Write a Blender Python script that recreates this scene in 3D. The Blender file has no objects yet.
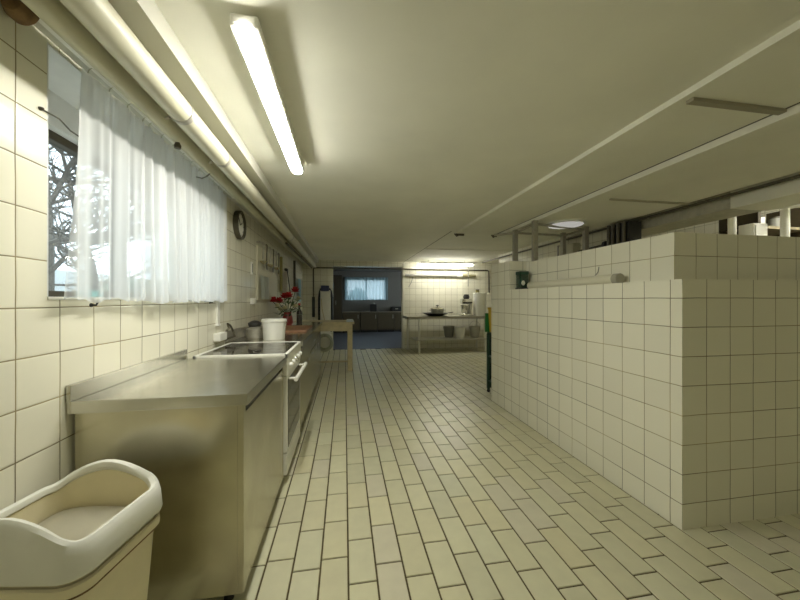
import bpy, bmesh, math, random
from mathutils import Vector, Matrix
random.seed(7)
C = bpy.context.scene.collection
PI = math.pi
SC = bpy.context.scene

# ------------------------------------------------------------------ camera, world, exposure
EYE = 1.169
cd = bpy.data.cameras.new('camera'); cam = bpy.data.objects.new('camera', cd); C.objects.link(cam)
cd.sensor_width = 36; cd.lens = 325.1/800*36; cd.clip_start = .02; cd.clip_end = 200
cam.location = (0, 0, EYE); cam.rotation_euler = (PI/2, 0, -.169)
SC.camera = cam
w = bpy.data.worlds.new('world'); SC.world = w; w.use_nodes = True
bg = w.node_tree.nodes['Background']; bg.inputs[0].default_value = (.68, .78, .86, 1); bg.inputs[1].default_value = .62
SC.view_settings.view_transform = 'Standard'; SC.view_settings.look = 'None'
SC.view_settings.gamma = 1; SC.view_settings.exposure = 2.75; SC.view_settings.use_curve_mapping = False
LAMP_NEAR, LAMP_FAR, LAMP_ROUND, LAMP_SIDE, FILL_REAR = 12.5, 8, .06, 22, 1.5
LAMP_COL = (1.0, .985, .90, 1)

# ------------------------------------------------------------------ materials
def mat(name, col, rough=.5, metal=0, noise=0, nscale=20, bump=0, bscale=60, spec=.5, trans=0, emit=None, estr=0):
    m = bpy.data.materials.new(name); m.use_nodes = True
    nt = m.node_tree; b = nt.nodes['Principled BSDF']
    b.inputs['Base Color'].default_value = (*col, 1); b.inputs['Roughness'].default_value = rough
    b.inputs['Metallic'].default_value = metal; b.inputs['Specular IOR Level'].default_value = spec
    b.inputs['Transmission Weight'].default_value = trans
    tc = nt.nodes.new('ShaderNodeTexCoord')
    if noise:
        n = nt.nodes.new('ShaderNodeTexNoise'); n.inputs['Scale'].default_value = nscale; n.inputs['Detail'].default_value = 5
        nt.links.new(tc.outputs['Object'], n.inputs['Vector'])
        r = nt.nodes.new('ShaderNodeValToRGB')
        r.color_ramp.elements[0].color = (*[max(0, c*(1-noise)) for c in col], 1)
        r.color_ramp.elements[1].color = (*[min(1, c*(1+noise)) for c in col], 1)
        r.color_ramp.elements[0].position = .3; r.color_ramp.elements[1].position = .7
        nt.links.new(n.outputs['Fac'], r.inputs['Fac']); nt.links.new(r.outputs['Color'], b.inputs['Base Color'])
    if bump:
        n2 = nt.nodes.new('ShaderNodeTexNoise'); n2.inputs['Scale'].default_value = bscale; n2.inputs['Detail'].default_value = 4
        nt.links.new(tc.outputs['Object'], n2.inputs['Vector'])
        bp = nt.nodes.new('ShaderNodeBump'); bp.inputs['Strength'].default_value = bump; bp.inputs['Distance'].default_value = .01
        nt.links.new(n2.outputs['Fac'], bp.inputs['Height']); nt.links.new(bp.outputs['Normal'], b.inputs['Normal'])
    if emit:
        b.inputs['Emission Color'].default_value = emit; b.inputs['Emission Strength'].default_value = estr
    return m

def tile_mat(name, ox, oy, oz, col=(.86, .835, .68), grout=(.16, .13, .055), size=.15, gw=.0034, rough=.16):
    m = bpy.data.materials.new(name); m.use_nodes = True
    nt = m.node_tree; b = nt.nodes['Principled BSDF']; L = nt.links.new
    def M(op, a, c=None):
        n = nt.nodes.new('ShaderNodeMath'); n.operation = op
        for i, v in enumerate((a, c)):
            if v is None: continue
            if isinstance(v, (int, float)): n.inputs[i].default_value = v
            else: L(v, n.inputs[i])
        return n.outputs[0]
    g = nt.nodes.new('ShaderNodeNewGeometry')
    sp = nt.nodes.new('ShaderNodeSeparateXYZ'); L(g.outputs['Position'], sp.inputs[0])
    sn = nt.nodes.new('ShaderNodeSeparateXYZ'); L(g.outputs['True Normal'], sn.inputs[0])
    isx = M('GREATER_THAN', M('ABSOLUTE', sn.outputs[0]), .5)
    isz = M('GREATER_THAN', M('ABSOLUTE', sn.outputs[2]), .5)
    x = M('SUBTRACT', sp.outputs[0], ox); y = M('SUBTRACT', sp.outputs[1], oy); z = M('SUBTRACT', sp.outputs[2], oz)
    u = M('ADD', M('MULTIPLY', y, isx), M('MULTIPLY', x, M('SUBTRACT', 1, isx)))
    v = M('ADD', M('MULTIPLY', y, isz), M('MULTIPLY', z, M('SUBTRACT', 1, isz)))
    # hand-laid wobble of the joints
    wn = nt.nodes.new('ShaderNodeTexNoise'); wn.inputs['Scale'].default_value = 6; L(g.outputs['Position'], wn.inputs['Vector'])
    wob = M('MULTIPLY', M('SUBTRACT', wn.outputs['Fac'], .5), .006)
    us = M('DIVIDE', M('ADD', u, wob), size); vs = M('DIVIDE', M('ADD', v, wob), size)
    def line(s):
        f = M('FRACT', s); d = M('MINIMUM', f, M('SUBTRACT', 1, f)); return M('MULTIPLY', d, size)
    d = M('MINIMUM', line(us), line(vs))
    mr = nt.nodes.new('ShaderNodeMapRange'); mr.inputs['From Min'].default_value = gw*.35; mr.inputs['From Max'].default_value = gw*.75
    L(d, mr.inputs['Value'])
    cx = nt.nodes.new('ShaderNodeCombineXYZ'); L(M('FLOOR', us), cx.inputs[0]); L(M('FLOOR', vs), cx.inputs[1]); L(isx, cx.inputs[2])
    wh = nt.nodes.new('ShaderNodeTexWhiteNoise'); L(cx.outputs[0], wh.inputs['Vector'])
    hs = nt.nodes.new('ShaderNodeHueSaturation'); hs.inputs['Color'].default_value = (*col, 1)
    L(M('ADD', M('MULTIPLY', wh.outputs['Value'], .07), .965), hs.inputs['Value'])
    # joints: partly faded
    gn = nt.nodes.new('ShaderNodeTexNoise'); gn.inputs['Scale'].default_value = 2.6; L(g.outputs['Position'], gn.inputs['Vector'])
    gr = nt.nodes.new('ShaderNodeValToRGB'); L(gn.outputs['Fac'], gr.inputs['Fac'])
    gr.color_ramp.elements[0].position = .4; gr.color_ramp.elements[1].position = .66
    gr.color_ramp.elements[0].color = (*grout, 1); gr.color_ramp.elements[1].color = (*[c*2.6 for c in grout], 1)
    mx = nt.nodes.new('ShaderNodeMix'); mx.data_type = 'RGBA'
    L(mr.outputs[0], mx.inputs['Factor']); L(gr.outputs['Color'], mx.inputs['A']); L(hs.outputs['Color'], mx.inputs['B'])
    L(mx.outputs['Result'], b.inputs['Base Color'])
    L(M('ADD', M('MULTIPLY', M('SUBTRACT', 1, mr.outputs[0]), .6), rough), b.inputs['Roughness'])
    sm = nt.nodes.new('ShaderNodeMapRange'); sm.inputs['From Min'].default_value = 0; sm.inputs['From Max'].default_value = gw*1.6; L(d, sm.inputs['Value'])
    n3 = nt.nodes.new('ShaderNodeTexNoise'); n3.inputs['Scale'].default_value = 9; L(g.outputs['Position'], n3.inputs['Vector'])
    h = M('ADD', sm.outputs[0], M('ADD', M('MULTIPLY', n3.outputs['Fac'], .5), M('MULTIPLY', wh.outputs['Value'], .2)))
    bp = nt.nodes.new('ShaderNodeBump'); bp.inputs['Strength'].default_value = .35; bp.inputs['Distance'].default_value = .0025
    L(h, bp.inputs['Height']); L(bp.outputs['Normal'], b.inputs['Normal'])
    return m

TL = tile_mat('wall_tiles_left', .0, 1.1193, 1.1446)
TP = tile_mat('partition_tiles', 1.691, 1.5986, 1.1792)
TU = tile_mat('upper_partition_tiles', 1.88, 1.585, 1.426)
TB = tile_mat('back_wall_tiles', 1.40, 0.05, 1.1446)
PLASTER = mat('ceiling_paint', (.84, .825, .70), .75, noise=.045, nscale=2.2, bump=.06, bscale=30)
PLASTER2 = mat('beam_paint', (.80, .785, .66), .6, noise=.03, nscale=5)
WHITEPL = mat('recess_plaster', (.72, .72, .68), .8, noise=.03)
STEEL = mat('brushed_steel', (.56, .53, .40), .27, 1.0, noise=.13, nscale=5, bump=.05, bscale=25)
STEELTOP = mat('steel_worktop', (.56, .55, .48), .21, 1.0, noise=.07, nscale=9, bump=.03, bscale=15)
CHROME = mat('polished_metal', (.72, .72, .68), .18, 1.0)
GALV = mat('grey_metal', (.42, .40, .33), .5, .6, noise=.1, nscale=30)
WHITE_EN = mat('white_enamel', (.82, .81, .72), .3)
WHITE_PL = mat('white_plastic', (.86, .85, .77), .4)
BLACKGL = mat('dark_glass', (.045, .04, .03), .06, spec=.9)
BLACK = mat('black_plastic', (.02, .02, .018), .45)
DARK = mat('dark_brown_pipe', (.085, .075, .045), .5, noise=.2)
CREAM = mat('cream_bin_plastic', (.76, .69, .46), .42, noise=.05, nscale=8, bump=.04, bscale=120)
CREAM2 = mat('pale_bin_plastic', (.80, .76, .60), .4, noise=.05, nscale=10)
RIM = mat('white_bin_rim', (.78, .78, .70), .38, noise=.04, nscale=8)
PIPE = mat('pipe_paint', (.56, .54, .40), .42, noise=.06, nscale=6, bump=.05, bscale=30)
PIPEB = mat('old_pipe_paint', (.52, .50, .35), .5, noise=.1, nscale=7)
RUST = mat('brown_insulation', (.20, .12, .05), .8, noise=.4, nscale=30)
WOOD = mat('pale_wood', (.62, .54, .33), .45, noise=.12, nscale=14)
BROWN = mat('brown_laminate', (.055, .042, .02), .5, noise=.15)
BOARD = mat('reddish_board', (.36, .19, .10), .5, noise=.15)
GREEN = mat('green_paint', (.03, .22, .05), .4)
DKGREEN = mat('dark_green_metal', (.02, .06, .035), .4)
YELLOW = mat('yellow_plastic', (.62, .42, .03), .4)
NAVY = mat('navy_plastic', (.03, .035, .10), .5)
BLUECL = mat('light_blue_cloth', (.36, .56, .62), .8)
RED = mat('red_petals', (.45, .02, .02), .6)
LEAF = mat('leaf_green', (.06, .12, .03), .6, noise=.3)
CREAMFL = mat('cream_petals', (.66, .62, .36), .7)
GREYPL = mat('grey_rubber', (.28, .28, .24), .6)
GROUT = mat('floor_grout', (.095, .075, .03), .85, noise=.2, nscale=30)
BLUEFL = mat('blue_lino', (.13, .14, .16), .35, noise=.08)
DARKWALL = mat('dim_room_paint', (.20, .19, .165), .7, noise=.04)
BARK = mat('bark', (.10, .085, .07), .9, noise=.4, nscale=20, bump=.5)
GRAVEL = mat('gravel', (.32, .31, .28), .9, noise=.6, nscale=90, bump=1, bscale=120)
FOLIAGE = mat('hedge_leaves', (.10, .17, .11), .8, noise=.5, nscale=20)
OUTWALL = mat('pale_render', (.62, .64, .64), .8, noise=.05)
TEAL = mat('teal_plastic', (.10, .45, .45), .4)
DUCTGR = mat('duct_grey', (.50, .48, .38), .5, .3, noise=.12)
def floor_mat():
    m = mat('floor_tiles', (.6, .55, .38), .33); nt = m.node_tree; b = nt.nodes['Principled BSDF']
    a = nt.nodes.new('ShaderNodeAttribute'); a.attribute_name = 'tint'
    n = nt.nodes.new('ShaderNodeTexNoise'); n.inputs['Scale'].default_value = 14; n.inputs['Detail'].default_value = 6
    g = nt.nodes.new('ShaderNodeNewGeometry'); nt.links.new(g.outputs['Position'], n.inputs['Vector'])
    mr = nt.nodes.new('ShaderNodeMapRange'); mr.inputs['To Min'].default_value = .9; mr.inputs['To Max'].default_value = 1.08
    nt.links.new(n.outputs['Fac'], mr.inputs['Value'])
    hs = nt.nodes.new('ShaderNodeHueSaturation'); nt.links.new(a.outputs['Color'], hs.inputs['Color']); nt.links.new(mr.outputs[0], hs.inputs['Value'])
    nt.links.new(hs.outputs[0], b.inputs['Base Color'])
    return m
FLOORM = floor_mat()
def emis(name, col, s):
    m = bpy.data.materials.new(name); m.use_nodes = True; nt = m.node_tree; nt.nodes.clear()
    e = nt.nodes.new('ShaderNodeEmission'); e.inputs[0].default_value = col; e.inputs[1].default_value = s
    o = nt.nodes.new('ShaderNodeOutputMaterial'); nt.links.new(e.outputs[0], o.inputs[0]); return m
def curtain_mat(name, see, tint=(.80, .80, .78)):
    m = bpy.data.materials.new(name); m.use_nodes = True; nt = m.node_tree; nt.nodes.clear(); L = nt.links.new
    d = nt.nodes.new('ShaderNodeBsdfDiffuse'); t = nt.nodes.new('ShaderNodeBsdfTranslucent'); tr = nt.nodes.new('ShaderNodeBsdfTransparent')
    d.inputs[0].default_value = t.inputs[0].default_value = (*tint, 1)
    lw = nt.nodes.new('ShaderNodeLayerWeight'); lw.inputs[0].default_value = .45
    m1 = nt.nodes.new('ShaderNodeMixShader'); m1.inputs[0].default_value = .45
    L(d.outputs[0], m1.inputs[1]); L(t.outputs[0], m1.inputs[2])
    mr = nt.nodes.new('ShaderNodeMapRange'); mr.inputs['From Max'].default_value = .9; mr.inputs['To Min'].default_value = see; mr.inputs['To Max'].default_value = .03
    L(lw.outputs['Facing'], mr.inputs['Value'])
    gp = nt.nodes.new('ShaderNodeNewGeometry'); mp = nt.nodes.new('ShaderNodeMapping'); mp.inputs['Scale'].default_value = (0, 11, .12)
    L(gp.outputs['Position'], mp.inputs[0]); nz = nt.nodes.new('ShaderNodeTexNoise'); nz.inputs['Scale'].default_value = 1; nz.inputs['Detail'].default_value = 2; L(mp.outputs[0], nz.inputs['Vector'])
    br = nt.nodes.new('ShaderNodeMapRange'); br.inputs['From Min'].default_value = .42; br.inputs['From Max'].default_value = .54; br.inputs['To Min'].default_value = .35; L(nz.outputs['Fac'], br.inputs['Value'])
    ml = nt.nodes.new('ShaderNodeMath'); ml.operation = 'MULTIPLY'; L(mr.outputs[0], ml.inputs[0]); L(br.outputs[0], ml.inputs[1])
    m2 = nt.nodes.new('ShaderNodeMixShader'); L(ml.outputs[0], m2.inputs[0]); L(m1.outputs[0], m2.inputs[1]); L(tr.outputs[0], m2.inputs[2])
    o = nt.nodes.new('ShaderNodeOutputMaterial'); L(m2.outputs[0], o.inputs[0]); return m
CURT1 = curtain_mat('sheer_curtain', .78); CURT2 = curtain_mat('lined_sheer_curtain', .22)
CURT3 = curtain_mat('far_sheer_curtain', .15, (.42, .56, .62))
def glass_mat(name, tint=(1, 1, 1)):
    m = bpy.data.materials.new(name); m.use_nodes = True; nt = m.node_tree; nt.nodes.clear(); L = nt.links.new
    g = nt.nodes.new('ShaderNodeBsdfGlossy'); g.inputs['Roughness'].default_value = .02
    t = nt.nodes.new('ShaderNodeBsdfTransparent'); t.inputs[0].default_value = (*tint, 1)
    f = nt.nodes.new('ShaderNodeLayerWeight'); f.inputs[0].default_value = .12; x = nt.nodes.new('ShaderNodeMixShader')
    L(f.outputs['Facing'], x.inputs[0]); L(t.outputs[0], x.inputs[1]); L(g.outputs[0], x.inputs[2])
    o = nt.nodes.new('ShaderNodeOutputMaterial'); L(x.outputs[0], o.inputs[0]); return m
GLASS = glass_mat('window_glass', (.93, .97, .97))
GREENGL = mat('green_glass', (.008, .045, .025), .08, spec=.9)

# ------------------------------------------------------------------ mesh builder
class MB:
    def __init__(s): s.bm = bmesh.new()
    def box(s, x0, x1, y0, y1, z0, z1, bev=0):
        t = bmesh.new(); bmesh.ops.create_cube(t, size=1)
        for v in t.verts: v.co = Vector(((x0+x1)/2+v.co.x*(x1-x0), (y0+y1)/2+v.co.y*(y1-y0), (z0+z1)/2+v.co.z*(z1-z0)))
        if bev: bmesh.ops.bevel(t, geom=t.edges[:], offset=bev, segments=2, affect='EDGES', profile=.6)
        s.merge(t); return s
    def merge(s, t, M=None):
        if M: t.transform(M)
        me = bpy.data.meshes.new('tmp'); t.to_mesh(me); t.free(); s.bm.from_mesh(me); bpy.data.meshes.remove(me)
    def cyl(s, a, b, r, r2=None, n=20):
        a, b = Vector(a), Vector(b); r2 = r if r2 is None else r2; d = b-a
        t = bmesh.new(); bmesh.ops.create_cone(t, cap_ends=True, segments=n, radius1=r, radius2=r2, depth=d.length)
        s.merge(t, Matrix.Translation((a+b)/2) @ d.to_track_quat('Z', 'Y').to_matrix().to_4x4()); return s
    def ball(s, c, r, sx=1, sy=1, sz=1, n=14):
        t = bmesh.new(); bmesh.ops.create_uvsphere(t, u_segments=n, v_segments=n//2+2, radius=r)
        s.merge(t, Matrix.Translation(c) @ Matrix.Diagonal((sx, sy, sz, 1))); return s
    def lathe(s, c, prof, n=32, axis='Z', cap=True):
        bm = s.bm; rings = []
        for r, z in prof:
            ring = []
            for i in range(n):
                a = 2*PI*i/n; p = Vector((r*math.cos(a), r*math.sin(a), z))
                if axis == 'X': p = Vector((z, r*math.cos(a), r*math.sin(a)))
                if axis == 'Y': p = Vector((r*math.cos(a), z, r*math.sin(a)))
                ring.append(bm.verts.new(Vector(c)+p))
            rings.append(ring)
        for k in range(len(rings)-1):
            for i in range(n):
                bm.faces.new((rings[k][i], rings[k][(i+1) % n], rings[k+1][(i+1) % n], rings[k+1][i]))
        for ring in (rings[0], rings[-1]) if cap else ():
            try: bm.faces.new(ring)
            except ValueError: pass
        return s
    def tube(s, pts, r, n=10, closed=False):
        pts = [Vector(p) for p in pts]; bm = s.bm; rings = []; N = len(pts)
        up = None
        for k, p in enumerate(pts):
            if closed: d = pts[(k+1) % N]-pts[k-1]
            else: d = pts[min(k+1, N-1)]-pts[max(k-1, 0)]
            d.normalize()
            if up is None: up = Vector((0, 0, 1)) if abs(d.z) < .9 else Vector((1, 0, 0))
            side = d.cross(up).normalized(); up = side.cross(d).normalized()
            rr = r[k] if isinstance(r, (list, tuple)) else r
            rings.append([bm.verts.new(p+(side*math.cos(2*PI*i/n)+up*math.sin(2*PI*i/n))*rr) for i in range(n)])
        for k in range(N if closed else N-1):
            A, B = rings[k], rings[(k+1) % N]
            for i in range(n): bm.faces.new((A[i], A[(i+1) % n], B[(i+1) % n], B[i]))
        if not closed: bm.faces.new(rings[0][::-1]); bm.faces.new(rings[-1])
        return s
    def face(s, *ps): s.bm.faces.new([s.bm.verts.new(p) for p in ps]); return s
    def build(s, name, m, parent=None, smooth=False, xf=None):
        if xf: s.bm.transform(xf)
        if parent:
            s.bm.transform(Matrix.Translation(-wloc(parent)))
        bmesh.ops.recalc_face_normals(s.bm, faces=s.bm.faces[:])
        me = bpy.data.meshes.new(name); s.bm.to_mesh(me); s.bm.free()
        me.materials.append(m)
        if smooth:
            for p in me.polygons: p.use_smooth = True
            try: me.set_sharp_from_angle(angle=R(38))
            except Exception: pass
        o = bpy.data.objects.new(name, me); C.objects.link(o)
        if parent: o.parent = parent
        return o
def R(d): return math.radians(d)
def wloc(o):
    v = Vector((0, 0, 0))
    while o: v += o.location; o = o.parent
    return v
def thing(name, label, cat, loc, group=None):
    o = bpy.data.objects.new(name, None); C.objects.link(o); o.location = loc; o.empty_display_size = .05
    return tag(o, label, cat, group)
def tag(o, label, cat, group=None, kind=None):
    o['label'] = label; o['category'] = cat
    if group: o['group'] = group
    if kind: o['kind'] = kind
    return o
def struct(name, mb, m, smooth=False):
    o = mb.build(name, m, smooth=smooth); o['kind'] = 'structure'; return o
def copy_tree(o, parent=None):
    c = o.copy(); C.objects.link(c)
    if parent: c.parent = parent
    for ch in list(o.children): copy_tree(ch, c)
    return c
def arc(c, r, a0, a1, n, plane='XZ'):
    out = []
    for i in range(n+1):
        a = R(a0+(a1-a0)*i/n)
        if plane == 'XZ': out.append((c[0]+r*math.cos(a), c[1], c[2]+r*math.sin(a)))
        if plane == 'YZ': out.append((c[0], c[1]+r*math.cos(a), c[2]+r*math.sin(a)))
    return out

# ------------------------------------------------------------------ room shell
WL, WR, YB, YF, HC = -.943, 3.1, 7.7, -2.4, 2.09
XE, YE = 5.6, 6.2                                   # side room's far wall, alcove start
# floor: one real tile after another, in thirds bond
offs = [.048, .219, .018, .116, .199, .112, .039, .195, .118, .059, .202, .033, .117, .206, .030, .13, .192]
GW, GL, GX, J = .1193, .2473, -.3417, .0074
bm = bmesh.new(); tint = []
def ftile(x0, x1, y0, y1, sh):
    i = .0016
    q = [(x0, y0), (x1, y0), (x1, y1), (x0, y1)]; q2 = [(x0+i, y0+i), (x1-i, y0+i), (x1-i, y1-i), (x0+i, y1-i)]
    a = [bm.verts.new((*p, -.0035)) for p in q]; b = [bm.verts.new((*p, 0)) for p in q2]
    bm.faces.new(b); tint.append(sh)
    for k in range(4): bm.faces.new((a[k], a[(k+1) % 4], b[(k+1) % 4], b[k])); tint.append(sh)
k = -6
while GX+k*GW < XE:
    x0, x1 = max(GX+k*GW+J/2, WL+.002), min(GX+(k+1)*GW-J/2, XE)
    o = offs[k] if 0 <= k < len(offs) else {1: .20, 2: .031, 0: .119}[k % 3]
    n = int((YF-o)/GL)-1
    while o+n*GL < YB:
        y0, y1 = max(o+n*GL+J/2, YF), min(o+(n+1)*GL-J/2, YB+.1)
        n += 1
        if y1-y0 < .01 or x1-x0 < .01: continue
        if y0 > 1.5 and y1 < 3.3 and x0 > 1.9 and x1 < 3.5: pass
        v = random.gauss(1, .035); h = random.gauss(0, .006)
        wf = random.random()
        c = (.64*v+h, .615*v, .42*v-h)
        if wf < .12: c = (.64*v, .605*v, .45*v)
        ftile(x0, x1, y0, y1, (*c, 1))
    k += 1
me = bpy.data.meshes.new('floor'); bm.to_mesh(me); bm.free(); me.materials.append(FLOORM)
at = me.attributes.new('tint', 'FLOAT_COLOR', 'FACE')
for i, c in enumerate(tint): at.data[i].color = c
o = bpy.data.objects.new('floor', me); C.objects.link(o); o['kind'] = 'structure'
struct('trim_1', MB().box(WL-.3, XE+.1, YF-.1, YB+.12, -.06, -.0034), GROUT)          # bed of grout under the tiles

# left wall with the window recess
W0, W1, SILL, HEAD = 1.221, 2.70, 1.172, 2.0
XO = -1.30
m = MB()
m.box(XO, WL, YF, W0, 0, HC+.1); m.box(XO, WL, W1, YB+.1, 0, HC+.1)
m.box(XO, WL, W0, W1, 0, SILL); m.box(XO, WL, W0, W1, HEAD, HC+.1)
struct('wall_left', m, TL)
t = .006
m = MB(); m.box(XO+.02, WL-.0005, W0-.0005, W0+t, SILL, HEAD).box(XO+.02, WL-.0005, W1-t, W1+.0005, SILL, HEAD)
m.box(XO+.02, WL-.0005, W0, W1, HEAD-t, HEAD+.0005).box(-1.25, -1.14, W0+t, W1-t, 1.86, HEAD-t)
struct('trim_2', m, WHITEPL)                                                            # plastered reveal and blind head
struct('trim_3', MB().box(-1.25, WL+.004, W0+.001, W1-.001, SILL-.002, SILL+.008, .002), WHITE_EN)   # sill
# window_1: frame, mullion, pane
wn = bpy.data.objects.new('window_1', None); C.objects.link(wn); wn.location = (-1.2, 2, SILL); wn['kind'] = 'structure'
m = MB()
for a, b in ((W0, W0+.03), (W1-.05, W1), (1.95, 2.01)): m.box(-1.225, -1.175, a, b, SILL+.01, 1.86, .004)
m.box(-1.225, -1.175, W0, W1, SILL+.01, SILL+.035, .004).box(-1.225, -1.175, W0, W1, 1.825, 1.86, .004)
m.build('window_frame', BROWN, wn)
MB().box(-1.203, -1.198, W0+.03, W1-.05, SILL+.03, 1.83).build('window_pane', GLASS, wn)

# soffit along the left wall; main ceiling; the two lowered ceiling panels
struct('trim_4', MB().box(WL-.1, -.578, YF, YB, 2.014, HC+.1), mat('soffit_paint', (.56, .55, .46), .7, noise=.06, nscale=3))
m = MB(); m.box(-.60, WR+.38, YF, YB+.1, HC, HC+.1).box(WR+.38, XE+.1, YE-.15, YB+.1, HC, HC+.1); struct('ceiling', m, PLASTER)
struct('trim_5', MB().box(1.474, 2.034, YF, 4.17, 2.062, HC+.01), PLASTER)
struct('trim_6', MB().box(2.034, 2.98, YF, 4.12, 2.022, HC+.01), PLASTER)
struct('trim_7', MB().box(1.44, WR, 5.66, 5.70, 2.082, HC+.01), PLASTER2)
struct('trim_gap_shadow', MB().box(2.024, 2.0338, YF, 4.12, 2.0600, 2.0622), DARK)  # dark strip standing in for the shadow in the panel gap
struct('trim_12', MB().box(1.405, 1.417, 4.17, YB, 2.0880, HC+.001), mat('seam', (.3, .28, .2), .8))
# back wall with the doorway
DX0, DX1, DH = -.262, 1.395, 1.955
m = MB(); m.box(WL, DX0, YB, YB+.16, 0, HC).box(DX1, XE, YB, YB+.16, 0, HC).box(DX0, DX1, YB, YB+.16, DH, HC)
struct('wall_back', m, TB)
struct('trim_8', MB().box(DX1-.02, DX1+.03, YB-.012, YB+.17, 0, DH+.1, .003), PLASTER2)
# right wall (behind the partition) and the side room
m = MB(); m.box(WR, WR+.15, 3.35, YE, 0, HC).box(WR, WR+.15, YF, -1, 0, HC)
struct('wall_right', m, TB)
m = MB(); m.box(XE, XE+.15, YF, YB, 0, 2.6); struct('wall_side_room', m, TB)
m = MB(); m.box(WR+.15, XE, YE-.15, YE, 0, 2.6); struct('wall_side_room_end', m, TB)
struct('ceiling_side_room', MB().box(WR+.38, XE+.15, YF, YB, 2.5, 2.6), PLASTER)
struct('wall_side_room_upper', MB().box(WR+.26, WR+.38, YF, YE, HC+.1, 2.6), PLASTER)
struct('wall_front', MB().box(WL-.3, XE+.1, YF-.15, YF, 0, 2.6), PLASTER2)
# beam beside the side room
struct('trim_9', MB().box(WR, WR+.38, YF, 2.16, 1.911, HC, .004), PLASTER2)
struct('trim_10', MB().box(WR+.02, WR+.38, 2.16, 3.4, 1.92, HC, .004), DUCTGR)

# tiled partition enclosure: lower course is thicker and leaves a ledge
P0, Q0, PE, PT = 1.691, 1.387, 3.563, 1.276
m = MB()
m.box(P0, P0+.30, Q0, PE, 0, PT)
m.box(P0+.30, WR+.3, Q0, Q0+.30, 0, PT)
struct('wall_partition', m, TP)
m = MB(); m.box(1.88, 1.99, 1.585, 3.14, PT, 1.562).box(1.99, WR+.3, 1.585, 1.69, PT, 1.562)
struct('wall_partition_top', m, TU)
struct('wall_partition_end', MB().box(P0, 1.99, 3.14, PE, PT, 1.575), TP)

# dim room beyond the doorway
YR = 12.3
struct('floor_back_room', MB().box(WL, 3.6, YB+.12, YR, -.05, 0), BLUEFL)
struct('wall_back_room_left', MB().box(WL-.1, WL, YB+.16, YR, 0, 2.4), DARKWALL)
struct('wall_back_room_right', MB().box(3.5, 3.6, YB+.16, 8.6, 0, 2.4).box(3.5, 3.6, 11.6, YR, 0, 2.4).box(3.5, 3.6, 8.6, 11.6, 0, .9).box(3.5, 3.6, 8.6, 11.6, 2.1, 2.4), DARKWALL)  # the opening in this unseen wall is added to let daylight in
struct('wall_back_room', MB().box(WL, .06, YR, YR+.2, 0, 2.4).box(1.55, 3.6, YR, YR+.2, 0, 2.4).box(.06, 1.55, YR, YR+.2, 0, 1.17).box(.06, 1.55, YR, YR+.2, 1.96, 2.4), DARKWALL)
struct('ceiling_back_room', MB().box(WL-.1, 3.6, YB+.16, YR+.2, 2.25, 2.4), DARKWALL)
wn = bpy.data.objects.new('window_2', None); C.objects.link(wn); wn.location = (.8, YR+.1, 1.17); wn['kind'] = 'structure'
m = MB()
for a, b in ((.06, .11), (1.50, 1.55), (.78, .84)): m.box(a, b, YR+.08, YR+.13, 1.17, 1.96, .004)
m.box(.06, 1.55, YR+.08, YR+.13, 1.17, 1.21, .004).box(.06, 1.55, YR+.08, YR+.13, 1.92, 1.96, .004)
m.build('window_frame', WHITE_PL, wn)
MB().box(.1, 1.51, YR+.1, YR+.105, 1.2, 1.93).build('window_pane', GLASS, wn)

# ------------------------------------------------------------------ outdoors
struct('ground_outside', MB().box(-25, XO-.001, -10, 30, .9, 1.10), GRAVEL)
def tree(x, y, h, lean, name, label, seed):
    random.seed(seed); t = thing(name, label, 'tree', (x, y, 1.1), 'bare trees outside the window')
    m = MB(); br = MB()
    p = Vector((x, y, 1.05)); pts = [p.copy()]; d = Vector((lean, 0, 1)).normalized()
    for i in range(8):
        d = (d+Vector((random.uniform(-.12, .12), random.uniform(-.12, .12), 0))).normalized(); p = p+d*h/8; pts.append(p.copy())
    m.tube(pts, [.10*(1-i/10) for i in range(9)], 8); m.build('trunk', BARK, t, True)
    def limb(p, d, l, r, dep):
        q = [p.copy()]
        for i in range(4):
            d = (d+Vector((random.uniform(-.3, .3), random.uniform(-.3, .3), random.uniform(-.15, .25)))).normalized(); p = p+d*l/4; q.append(p.copy())
        br.tube(q, [r, r*.8, r*.62, r*.45, r*.25], 5)
        if dep:
            for i in (1, 2, 3, 4):
                for _ in range(2): limb(q[i], (d+Vector((random.uniform(-1, 1), random.uniform(-1, 1), random.uniform(-.5, .8)))).normalized(), l*.55, r*.5, dep-1)
    for i in range(1, 9):
        for _ in range(3):
            a = random.uniform(0, 2*PI); limb(pts[i], Vector((math.cos(a), math.sin(a), random.uniform(-.1, .7))).normalized(), h*.42, .032, 2)
    br.build('branches', BARK, t)
tree(-3.6, 4.6, 3.2, .1, 'bare_tree', 'bare winter tree with a thick trunk close outside the left window', 3)
tree(-5.4, 8.2, 4.0, -.1, 'bare_tree', 'bare winter tree further off behind the nearer one outside the window', 8)
random.seed(4)
def bush(name, label, cx, cy, z0, rx, ry, rz, n, col):
    m = MB()
    for i in range(n):
        a, b, r = random.uniform(0, 2*PI), random.uniform(-.2, 1), random.uniform(.7, 1)
        c = Vector((cx+rx*r*math.cos(a)*math.sqrt(1-max(b, 0)**2), cy+ry*r*math.sin(a)*math.sqrt(1-max(b, 0)**2), z0+rz*.5+rz*.5*b*r))
        u = Vector((random.uniform(-1, 1), random.uniform(-1, 1), random.uniform(-1, 1))).normalized()*.07; v = u.cross(Vector((random.random(), .3, 1))).normalized()*.04
        m.face(c-u, c+v, c+u, c-v)
    m.ball((cx, cy, z0+rz*.45), 1, rx*.8, ry*.8, rz*.5)
    return tag(m.build(name, col), label, 'bush')
bush('hedge', 'dark green hedge low outside the left window', -7.2, 13.5, 1.05, 1.0, 2.6, .9, 1500, FOLIAGE)
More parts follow.
